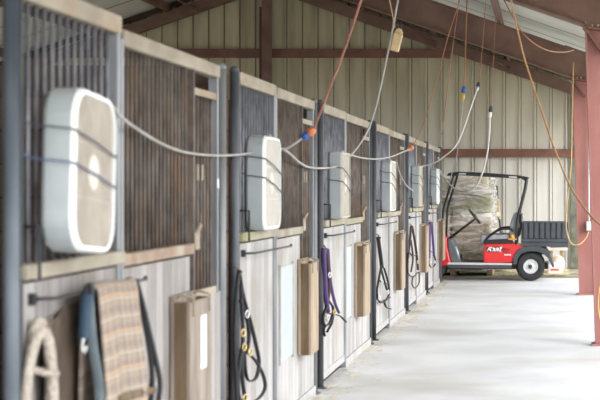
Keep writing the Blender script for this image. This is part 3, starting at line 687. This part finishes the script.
# plaid blanket
def blanket():
    t=thing('horse_blanket','beige plaid horse blanket draped over the nearest stall rod','blanket',(SX+.13,5.95,.55))
    m=MB(); uvl=m.bm.loops.layers.uv.new('UVMap')
    y0,y1=5.63,6.20; N=26; K=40
    L=[]
    # profile in (p,z): back hem -> over rod -> front hem
    prof=[(.055,.55),(.058,.8),(.065,1.05),(.08,1.19),(.10,1.222),(.125,1.222),(.145,1.20),(.160,1.10),(.178,.95),(.190,.80),(.180,.66),(.165,.50)]
    sp=smooth([Vector((a,0,b)) for a,b in prof],4); acc=[0]
    for a,b in zip(sp,sp[1:]): acc.append(acc[-1]+(b-a).length)
    V=[]
    for i in range(N+1):
        u=i/N; row=[]
        for j,q in enumerate(sp):
            s=acc[j]/acc[-1]
            fl=.5+.5*max(0,(s-.5)*2)
            wig=.010*math.sin(u*9+1)*fl+.006*math.sin(u*21+s*5)*fl
            edge=-.03*((abs(u-.5)*2)**6)*max(0,s-.45)*2
            yy=y0+(y1-y0)*u+max(0,s-.5)*(u-.2)*.06+.01*math.sin(s*8)
            row.append(m.bm.verts.new((SX+q.x+wig+edge,yy,q.z+.006*math.sin(u*6))))
        V.append(row)
    for i in range(N):
        for j in range(len(sp)-1):
            f=m.bm.faces.new([V[i][j],V[i+1][j],V[i+1][j+1],V[i][j+1]]); f.smooth=True
            for lp,(a,b) in zip(f.loops,((i,j),(i+1,j),(i+1,j+1),(i,j+1))): lp[uvl].uv=(a/N*.60,acc[b])
    o=build(m,'cloth',M['plaid'],t); md=o.modifiers.new('thick','SOLIDIFY'); md.thickness=.008
    # bottom binding and strap
    m=MB(); m.tube([(SX+.198+.006*math.sin(i),5.70+.50*i/8,.80-.004*i) for i in range(9)],.016,6,flat=(.3,1)); build(m,'webbing_band',M['box_dark'],t)
    m=MB(); m.grid(lambda u,v:(SX+.040+.012*math.sin(u*7),5.34+u*.36+.02*v,1.16-.66*v-.05*(1-u)),10,10); build(m,'back_flap',M['flap_brown'],t)
    return t
blanket()
t=thing('girth_strap','pair of black straps hanging down the right side of the plaid blanket','strap',P(137,280,6.3))
for a in ([(135,279),(140,300),(146,330),(151,360),(152,385),(150,410)],[(136,280),(143,305),(150,335),(157,365),(160,385),(157,412)]):
    m=MB(); m.tube(smooth([P(x,y,6.25) for x,y in a],4),.011,6,flat=(1,.4)); build(m,'strap',M['black'],t)
m=MB(); c=P(152,388,6.25); m.tube([c+Vector((.02*math.cos(a),.005,.02*math.sin(a))) for a in [i*math.pi/6 for i in range(12)]],.005,6,closed=True); build(m,'ring',M['chrome'],t)
t=thing('blue_lead','blue nylon strap with metal clip hanging left of the plaid blanket','strap',P(85,290,5.6))
m=MB(); m.tube(smooth([P(x,y,5.58) for x,y in [(89,292),(86,305),(84,325),(83,340)]],4),.021,8,flat=(1,.4)); build(m,'strap',M['blue'],t)
m=MB(); m.tube(smooth([P(x,y,5.56) for x,y in [(83,338),(82,347),(84,353),(86,346)]],4),.007,6); build(m,'clip',M['chrome'],t)
m=MB(); m.tube(smooth([P(x,y,5.58) for x,y in [(86,293),(87,288),(90,286),(92,289),(91,294)]],4),.012,8); build(m,'knot',M['black'],t)
t=thing('grey_girth','wide grey blue webbing strap hanging against the left edge of the blanket','strap',P(92,300,5.6))
m=MB(); m.tube(smooth([P(x,y,5.60) for x,y in [(88,291),(90,320),(93,350),(98,380),(100,412)]],4),.019,8,flat=(1,.25)); build(m,'strap',M['bluegrey'],t)

# ------------------------------------------------------------------ golf cart (side-on at the far end)
CY=26.14; CS=CY/F
def cx(px): return (px-VX)*CS
def cz(py): return H+(VY-py)*CS
dz=cz(282)      # lift error of the wheel bottoms
def Q(px,py): return (cx(px),cz(py)-dz*.9*(1 if py>240 else 0)*0)
t=cart=thing('golf_cart','red golf cart with black roof and dark cargo box by the end wall','golf cart',(cx(500),CY+.6,0))
YN,YF=CY,CY+1.16
def cpoly(pts,y0,y1,name,mat,bevel=0,parent=None):
    m=MB(); m.prism([Q(*p) for p in pts],'y',y0,y1); return build(m,name,mat,parent or cart,bevel)
def pc(*a): x,z=Q(a[0],a[1]); return Vector((x,a[2],z))
# wheels
wr=.245
def wheel(px,y0,w=.20):
    x=cx(px); zc=wr
    m=MB(); y1=y0+w
    m.lathe([(.12,y0+.015),(.135,y0+.006),(.20,y0),(.228,y0+.012),(wr,y0+.04),(wr,y1-.04),(.228,y1-.012),(.20,y1),(.135,y1-.006),(.12,y1-.015)],(x,0,zc),'y',36)
    o=build(m,'wheel',M['tyre'],cart)
    m=MB(); s=1 if y0<CY+.5 else -1; yf=y0+.0 if s>0 else y1
    m.lathe([(.128,yf+s*.012),(.118,yf-s*.002),(.105,yf+s*.012),(.075,yf+s*.022),(.045,yf+s*.004),(.002,yf-s*.004)],(x,0,zc),'y',28); build(m,'rim',M['silver'],o)
    m=MB(); m.lathe([(.036,yf-s*.001),(.034,yf-s*.02),(.002,yf-s*.022)],(x,0,zc),'y',16); build(m,'hub_cap',M['cart_grey'],o)
wheel(530.5,YN+.01); wheel(530.5,YF-.21); wheel(431,YN+.03,.18); wheel(431,YF-.21,.18)
m=MB(); m.cyl((cx(530.5),YN+.15,wr),(cx(530.5),YF-.15,wr),.035,12); build(m,'rear_axle',M['cart_black'],cart)
m=MB(); m.cyl((cx(431),YN+.15,wr),(cx(431),YF-.15,wr),.03,12); build(m,'front_axle',M['cart_black'],cart)
# chassis and floor
m=MB(); m.box(cx(440),cx(548),YN+.25,YF-.25,.19,.30); build(m,'chassis',M['cart_black'],cart)
cpoly([(448,262.3),(512,263.3),(512,265.2),(447,264.6)],YN-.01,YN+.05,'rocker_trim',M['silver'],.004)
cpoly([(446,264.6),(512,265.2),(511,268.5),(449,268)],YN,YN+.05,'rocker_panel',M['cart_grey'],.004)
cpoly([(446,264.6),(512,265.2),(511,268.5),(449,268)],YF-.05,YF,'rocker_panel',M['cart_grey'],.004)
cpoly([(452,262.5),(486,262.5),(486,265),(452,265)],YN+.05,YF-.05,'floor_board',M['cart_mat'])
# front cowl : red shell with dark inner dash
cpoly([(421,268),(419,252),(425,240),(438,236),(447,238.5),(447.5,248),(451,262.5),(449,266)],YN+.0,YF-.0,'front_cowl',M['cart_red'],.03)
cpoly([(447.5,239),(451,240),(456,251),(461,262.5),(451.5,262.5),(448,250)],YN+.04,YF-.04,'dash',M['cart_mat'],.01)
m=MB(); m.tube([pc(455,247,YN+.12),pc(457,252,YN+.12),pc(459,262,YN+.12)],.02,8); build(m,'dash_trim',M['silver'],cart)
m=MB(); m.box(cx(459),cx(461),YN+.35,YN+.47,.34,.44); build(m,'brake_pedal',M['cart_black'],cart)
# main red body under the seat
cpoly([(483.5,262.8),(483.8,246),(486,244.2),(513,243.6),(520,245.5),(523.5,246.5),(519,250),(514,258),(511.5,262.8)],YN+.0,YF-.0,'body_panel',M['cart_red'],.012)
# decal: white block letters and dark flash
def letters():
    d=cpoly([(485.6,246.8),(503,246.8),(501,252),(486.5,252.2)],YN-.004,YN-.001,'decal_shadow',M['decal_dark'])
    cpoly([(503,248),(511,249.5),(510,250.3),(502,249.6)],YN-.004,YN-.001,'decal_flash',M['decal_dark'])
    cpoly([(503,250.6),(509,251.8),(508,252.4),(501,251.6)],YN-.004,YN-.001,'decal_flash',M['decal_dark'])
    def st(p,nm='decal_letter'):
        m=MB()
        for a,b,w in p:
            m.tube([pc(a[0],a[1],YN-.006),pc(b[0],b[1],YN-.006)],w,4,flat=(1,1))
        build(m,nm,M['decal'],cart)
    w=.0115
    st([((487,251.3),(489.3,247.6),w),((489.3,247.6),(492,247.6),w),((488.3,249.5),(491,249.5),w),((490,249.5),(491,251.4),w)])
    st([((492.4,251.3),(495,248),w),((492.8,247.6),(494.8,251.4),w)])
    st([((495.2,251.2),(497.2,247.8),w),((497.2,247.8),(498.5,249.2),w),((498.5,249.2),(497,251.4),w)])
    st([((499,251.2),(501.4,247.4),w),((499,247.6),(502,247.4),w),((499,251.2),(501,251.2),w)])
    m=MB()
    for i in range(6): m.box(cx(504.2+i*1.15),cx(505.1+i*1.15),YN-.004,YN-.001,cz(255.4),cz(254.2))
    build(m,'decal_small_letters',M['decal'],cart)
letters()
# seat
cpoly([(480.5,244.5),(479.5,237.5),(482,235.3),(508,234.4),(511.5,237),(511.5,244.2)],YN+.06,YF-.06,'seat_cushion',M['cart_seat'],.03)
cpoly([(484,244.4),(485.5,240),(512,238.5),(514,244)],YN+.02,YN+.06,'seat_base',M['cart_black'],.008)
cpoly([(509,233.5),(510.5,222),(513.5,213.5),(517.5,211.8),(519.5,214),(518.8,224),(516,236),(511,237)],YN+.08,YF-.08,'seat_backrest',M['cart_seat'],.035)
cpoly([(517.5,236),(519.6,224),(520.3,213.5),(522,214),(521.6,226),(519.5,237)],YN+.07,YF-.07,'backrest_shell',M['cart_black'],.012)
for y in (YN+.04,YF-.06):
    m=MB(); m.tube(smooth([pc(484,243,y),pc(488.5,237,y),pc(496,231.5,y),pc(502,229.2,y),pc(510,229,y),pc(513,231,y)],5),.02,8); build(m,'arm_rail',M['cart_black'],cart)
m=MB(); m.lathe([(.035,0),(.045,.09),(.04,.09),(.03,.01)],(cx(512),YN+.05,cz(240)),'z',16); build(m,'cup_holder',M['orange'],cart)
m=MB(); m.box(cx(508),cx(517),YN+.0,YN+.04,cz(239.9),cz(238.7)); build(m,'hip_bar',M['orange'],cart,.004)
# steering
m=MB(); m.tube([pc(447,240,YN+.35),pc(462,228.5,YN+.35),pc(474,219.5,YN+.35)],.022,8); build(m,'steering_column',M['cart_black'],cart)
ctr=pc(473.8,217,YN+.35); ax=(pc(480,224,YN+.35)-pc(467.5,208,YN+.35)).normalized(); yv=Vector((0,1,0)); R_=.145
m=MB(); m.tube([ctr+ax*R_*math.cos(a)+yv*R_*math.sin(a) for a in [2*math.pi*i/28 for i in range(28)]],.017,8,closed=True)
for a in (math.pi/2,math.pi*7/6,math.pi*11/6): m.tube([ctr,ctr+ax*R_*math.cos(a)+yv*R_*math.sin(a)],.012,6)
nrm=ax.cross(yv); m.tube([ctr-nrm*.02,ctr+nrm*.03],.04,12); build(m,'steering_wheel',M['cart_black'],cart)
# rear fender
out=[(513,264.5),(513.5,257),(517,250.5),(522,247.3),(530,246.2),(540,246.8),(546,249),(550,254),(554.5,267),(552.5,267.5),(548,258),(543,253.5),(537,251.5),(528,251.3),(521,254),(517.5,259),(516.5,264.5)]
cpoly(out,YN-.03,YN+.26,'rear_fender',M['cart_grey'],.008); cpoly(out,YF-.26,YF+.02,'rear_fender',M['cart_grey'],.008)
cpoly([(522,247),(546,248),(544,255),(524,255)],YN+.26,YF-.26,'rear_body',M['cart_black'])
# cargo box
box=[(521.3,246.8),(521.8,222.3),(566.5,222.6),(568.5,224),(568.8,247.6),(551,247.8),(549,246.8)]
cpoly(box,YN+.03,YN+.07,'cargo_box_side',M['cart_box'],.006)
cpoly(box,YF-.07,YF-.03,'cargo_box_side',M['cart_box'],.006)
cpoly([(521.3,246.8),(521.8,223),(523.5,223),(523.2,246.8)],YN+.07,YF-.07,'cargo_box_front',M['cart_box'])
cpoly([(566.3,246.8),(566.3,224),(568.2,224),(568.6,246.8)],YN+.07,YF-.07,'tailgate',M['cart_box'])
cpoly([(523,244.5),(566,244.5),(566,246.5),(523,246.5)],YN+.07,YF-.07,'cargo_box_floor',M['cart_box'])
for i in range(8):
    a=523.2+i*5.55
    cpoly([(a,238.5),(a+.3,223.2),(a+3.6,223.2),(a+3.9,238.5)],YN+.005,YN+.03,'side_rib',M['cart_box'],.006)
cpoly([(521.2,238.8),(568.8,239.2),(568.9,242),(521.2,241.6)],YN+.0,YN+.03,'box_lip',M['cart_box'],.005)
cpoly([(521.4,222.8),(521.5,221.4),(567.5,221.8),(568.6,223.3)],YN+.015,YN+.085,'box_rim',M['cart_box'],.006)
m=MB(); m.tube([pc(541,247,YN+.12),pc(546,252,YN+.12)],.02,8); build(m,'box_bracket',M['cart_black'],cart)
# roof and struts
rf=[(446.5,175.2),(449.5,172.6),(460,171.6),(490,173),(518,175.2),(528.5,177),(529,178.4),(515,178.3),(480,176.2),(456,174.8),(448.5,176)]
cpoly(rf,YN-.04,YF+.04,'roof',M['cart_black'],.012)
cpoly([(459,173),(466,173.3),(466,174.6),(459,174.4)],YN-.044,YN-.038,'roof_sticker',M['silver'])
cpoly([(509,176.2),(517,176.6),(517,178),(509,177.4)],YN-.044,YN-.038,'roof_sticker',M['silver'])
for y in (YN+.03,YF-.03):
    m=MB(); m.tube(smooth([pc(453.5,175,y),pc(450.5,186,y),pc(447,197,y),pc(444.3,206,y),pc(443,214,y),pc(442,238,y)],4),.02,8); build(m,'front_strut',M['cart_black'],cart)
    m=MB(); m.tube(smooth([pc(526.5,178,y),pc(524.5,190,y),pc(520.5,206,y),pc(517,222,y),pc(516,244,y)],4),.022,8); build(m,'rear_strut',M['cart_black'],cart)
    m=MB(); m.tube([pc(519.5,176.5,y),pc(526.5,181,y)],.014,6); build(m,'roof_brace',M['cart_black'],cart)

# ------------------------------------------------------------------ hay on a pallet
HY=27.75
t=thing('pallet','wooden pallet under the wrapped hay bales','pallet',(-1.55,HY+.6,0))
for i in range(5):
    m=MB(); m.box(-2.38,-.95,HY+.05+i*.26,HY+.17+i*.26,.09,.11); build(m,'deck_board',M['pallet'],t)
for i in range(3):
    m=MB(); m.box(-2.38+i*.665,-2.28+i*.665,HY+.05,HY+1.21,0,.09); build(m,'runner',M['pallet'],t)
random.seed(11)
rows=['bottom','second','third','fourth','top']
hz=.335
for r_ in range(5):
    for c_ in range(2):
        x0=-2.38+c_*.71+.015+random.uniform(-.02,.02); z0=.112+r_*hz; y0=HY+random.uniform(0,.06)
        x1=x0+.665-(.05 if r_==4 else 0)
        m=MB()
        cxm,cym,czm=(x0+x1)/2,y0+.55,z0+hz/2
        # lumpy bale body
        b=bmesh.ops.create_cube(m.bm,size=1)
        bmesh.ops.subdivide_edges(m.bm,edges=m.bm.edges[:],cuts=7,use_grid_fill=True)
        for v in m.bm.verts:
            u=v.co.copy(); e=[abs(q)*2 for q in u]
            rr=1-.035*((e[0]*e[2])**6+(e[1]*e[2])**6)
            v.co=Vector((cxm+u.x*(x1-x0)*rr+random.uniform(-.008,.008),cym+u.y*1.1*rr+random.uniform(-.01,.01),z0+(u.z*.995+.4975)*hz))
        for f in m.bm.faces: f.smooth=True
        tt=thing('hay_bale','%s bale of the wrapped stack, %s one of its row'%(rows[r_],'left' if c_==0 else 'right'),'hay bale',(cxm,cym,z0))
        build(m,'hay',M['hay'] if r_ in (0,3) else M['hay_tan'],tt)
        for q in (.25,.75):
            m=MB(); X=x0+(x1-x0)*q
            m.tube([(X,y0-.012,z0+.02),(X,y0-.012,z0+hz-.02)],.004,5); build(m,'twine',M['cable_orange'],tt)
# wrap: crinkled sheet around the stack
m=MB()
path=rrect(1.56,1.40,.10,5); N=len(path)
def wfn(i,j,NJ=30):
    a,b=path[i%N]; q=j/NJ; z=.10+q*1.72
    k=1-.10*max(0,(q-.8)*5)**1 *.6
    wob=.018*math.sin(i*1.9+j*.7)+.03*math.sin(z*18.7+i*.4)*.5+.012*math.sin(j*2.3)
    return Vector((-1.675+a*k+(wob if abs(a)>.5 else 0),HY+.60+b*k-(wob if b<0 else -wob),z))
V=[[m.bm.verts.new(wfn(i,j)) for j in range(31)] for i in range(N)]
for i in range(N):
    for j in range(30):
        f=m.bm.faces.new([V[i][j],V[(i+1)%N][j],V[(i+1)%N][j+1],V[i][j+1]]); f.smooth=True
tag(build(m,'plastic_wrap',M['wrap']),'crinkled clear stretch wrap around the stack of hay bales','plastic wrap')
# tool leaning on the wall
t=thing('pitchfork','long handled fork with a yellow grip leaning on the end wall behind the cart','pitchfork',P(503,268,29.3))
a=P(496.5,186,29.9); b=P(504,266,29.3); b.z=.0
q=lambda s:a+(b-a)*s
m=MB(); m.tube([q(0),q(.16)],.022,8); build(m,'handle_end',M['bungee'],t)
m=MB(); m.tube([q(.16),q(.40)],.030,8); build(m,'grip',M['tan_plastic'],t)
m=MB(); m.tube([q(.40),q(.86)],.018,8); build(m,'shaft',M['bungee'],t)
for i in range(4):
    o=Vector(((i-1.5)*.06,0,0)); m=MB(); m.tube([q(.86),q(.89)+o,q(1)+o],.007,5); build(m,'tine',M['post'],t)
# bag, plank, straw
t=thing('feed_bag','white feed bag with red print on the floor behind the cart wheel','bag',P(555,268,28.0))
c=P(555,268.5,28.0); c.z=.0
m=MB(); bmesh.ops.create_cube(m.bm,size=1); bmesh.ops.subdivide_edges(m.bm,edges=m.bm.edges[:],cuts=5,use_grid_fill=True)
for v in m.bm.verts:
    u=v.co; s=1-.25*abs(u.z*2)**3*(u.z>0)
    v.co=Vector((c.x+u.x*.26*s+.03*u.z+random.uniform(-.008,.008),c.y+u.y*.2*s,c.z+.005+(u.z+.5)*.24+.02*math.sin(u.x*9)*(u.z>.3)))
for f in m.bm.faces: f.smooth=True
build(m,'sack',M['bag'],t)
m=MB(); m.box(c.x-.08,c.x+.07,c.y-.106,c.y-.102,.08,.12); build(m,'red_print',M['bag_red'],t)
m=MB(); c2=P(558,258,28.2)
bmesh.ops.create_icosphere(m.bm,subdivisions=3,radius=1)
for v in m.bm.verts:
    u=v.co; v.co=Vector((c2.x+u.x*.13+random.uniform(-.005,.005),c2.y+.05+u.y*.1,.18+u.z*.17))
for f in m.bm.faces: f.smooth=True
tag(build(m,'pink_sack',M['pink_bag']),'peach coloured sack slumped just behind the white feed bag','bag')
t=thing('low_bench','low pale plank bench against the end wall right of the cart','bench',P(562,262,29.3))
x0=P(546,250,29.3).x; x1=P(578,250,29.3).x; zt_=zz(247.5,29.3)
m=MB(); m.box(x0,x1-.2,29.1,29.5,zt_-.05,zt_); build(m,'plank',M['pale_wood'],t,.005)
for xx in (x0+.05,x1-.35):
    m=MB(); m.box(xx,xx+.06,29.15,29.45,0,zt_-.05); build(m,'leg',M['pallet'],t)

random.seed(5)
def straw(name,label,n,fn,zs=.012,L=(.03,.12)):
    m=MB()
    for i in range(n):
        x,y,z=fn(); a=random.uniform(0,math.pi); l=random.uniform(*L); w=.004
        dx,dy=math.cos(a)*l/2,math.sin(a)*l/2; tz=random.uniform(-.3,.3)*l*.3
        nx,ny=-math.sin(a)*w,math.cos(a)*w
        m.faces([(x-dx-nx,y-dy-ny,z-tz),(x+dx-nx,y+dy-ny,z+tz),(x+dx+nx,y+dy+ny,z+tz+.002),(x-dx+nx,y-dy+ny,z-tz+.002)],[(0,1,2,3)])
    o=build(m,name,M['straw'],kind='stuff'); o['label']=label; o['category']='straw'
straw('loose_straw','loose straw wisps scattered on the floor along the stall fronts',900,lambda:(SX+.03+abs(random.gauss(0,.14)),random.uniform(5,26),.006+random.uniform(0,.01)))
def wallpt():
    while True:
        x=random.uniform(-1.7,.4); y=random.triangular(27.05,29.9,29.0)
        if not (x<-.72 and y<29.2) and not (x<.3 and y<27.45): return (x,y,.01+random.uniform(0,.03))
straw('wall_straw','pale straw litter on the ground in front of the end wall',5000,wallpt,L=(.06,.2))
m=MB()
def mound(u,v):
    x=-.68+u*1.05; y=28.6+v*1.35; h=.10*math.sin(u*math.pi)**.6*math.sin(min(1,v*1.1)*math.pi*.6)+.02*math.sin(u*17)*math.sin(v*13)
    return (x,y,max(.003,h))
m.grid(mound,30,20); o=build(m,'straw_heap',M['straw'],kind='stuff'); o['label']='low heap of pale straw swept against the end wall'; o['category']='straw'

# ------------------------------------------------------------------ greenery outside
random.seed(9)
for i,(x,y,h) in enumerate(((1.6,34,2.6),(3.2,36,3.2),(5.5,33,2.4))):
    t=thing('bush',['dark green bush outside just past the end wall corner','taller dark bush outside behind the corner bush','low spreading bush out beyond the open side'][i],'bush',(x,y,-.04))
    m=MB()
    for j in range(1400):
        a=random.uniform(0,2*math.pi); b=random.uniform(-1,1); rr=random.uniform(.6,1)
        c=Vector((x+rr*1.1*math.cos(a)*math.sqrt(1-b*b),y+rr*1.1*math.sin(a)*math.sqrt(1-b*b),h*.5+rr*b*h*.5))
        d=Vector((random.gauss(0,1),random.gauss(0,1),random.gauss(0,1))).normalized(); e=d.orthogonal().normalized(); s=.09
        m.faces([c-d*s,c+e*s*.5,c+d*s,c-e*s*.5],[(0,1,2,3)])
    build(m,'foliage',M['leaf'],t)
    m=MB()
    for j in range(5):
        m.tube([(x,y,-.04),(x+random.uniform(-.5,.5),y+random.uniform(-.5,.5),h*.7)],[.04,.01],6)
    build(m,'stem',M['pallet'],t)

GROUPS={'box_fan':'box fans strapped to the stall doors','bungee_cord':'cords strapping the fans to the bars','stall_post':'round steel posts of the stall row',
 'stall_door':'barred stall doors','barred_stall_front':'fixed stall fronts','feed_grille':'feed hatches','wooden_box':'wooden boxes hung on the stall fronts','blanket_bar':'blanket rods on the stall doors',
 'halter':'halters and bridles by the stall doors','tack_hook':'tack hooks','hay_bale':'bales of the wrapped stack','steel_column':'pink steel columns','roof_rafter':'brown roof rafters',
 'end_rafter':'rafters on the end wall','power_cord':'power cords hanging from the roof','cord_plug':'cord plugs','gap_shade_strip':'dark strips added for shaded gaps between posts','message_board':'pale boards on the stall fronts','bush':'bushes outside'}
for o in list(COL.objects):
    if o.parent is None and 'category' in o:
        g=GROUPS.get(o.name.split('.')[0])
        if g: o['group']=g
# ------------------------------------------------------------------ light and camera
w=bpy.data.worlds.new('sky'); scene.world=w; w.use_nodes=True
n=w.node_tree.nodes; l=w.node_tree.links; bg=n['Background']
tc=n.new('ShaderNodeTexCoord'); sp=n.new('ShaderNodeSeparateXYZ'); l.new(tc.outputs['Generated'],sp.inputs[0])
r=n.new('ShaderNodeValToRGB'); r.color_ramp.elements[0].position=.48; r.color_ramp.elements[1].position=.75
r.color_ramp.elements[0].color=(1.0,.97,.91,1); r.color_ramp.elements[1].color=(.88,.94,1.0,1)
mr=n.new('ShaderNodeMapRange'); mr.inputs['From Min'].default_value=-1; l.new(sp.outputs['Z'],mr.inputs['Value']); l.new(mr.outputs[0],r.inputs[0]); l.new(r.outputs[0],bg.inputs['Color'])
bg.inputs['Strength'].default_value=4.4
sun=bpy.data.lights.new('sun','SUN'); sun.energy=2.2; sun.angle=math.radians(30); sun.color=(1,.96,.9)
so=bpy.data.objects.new('sun',sun); COL.objects.link(so); so.location=(8,-6,9)
so.rotation_euler=(Vector((8,-7,4.6))).to_track_quat('Z','Y').to_euler()

cam=bpy.data.cameras.new('camera'); co=bpy.data.objects.new('camera',cam); COL.objects.link(co)
co.location=(0,0,H); co.rotation_euler=(math.pi/2,0,0)
cam.sensor_width=36; cam.lens=36*F/600; cam.shift_x=(300-VX)/600; cam.shift_y=-(200-VY)/600
cam.clip_end=300; cam.dof.use_dof=True; cam.dof.focus_distance=19; cam.dof.aperture_fstop=4.2
scene.camera=co
scene.view_settings.view_transform='Standard'; scene.view_settings.look='None'; scene.view_settings.exposure=0
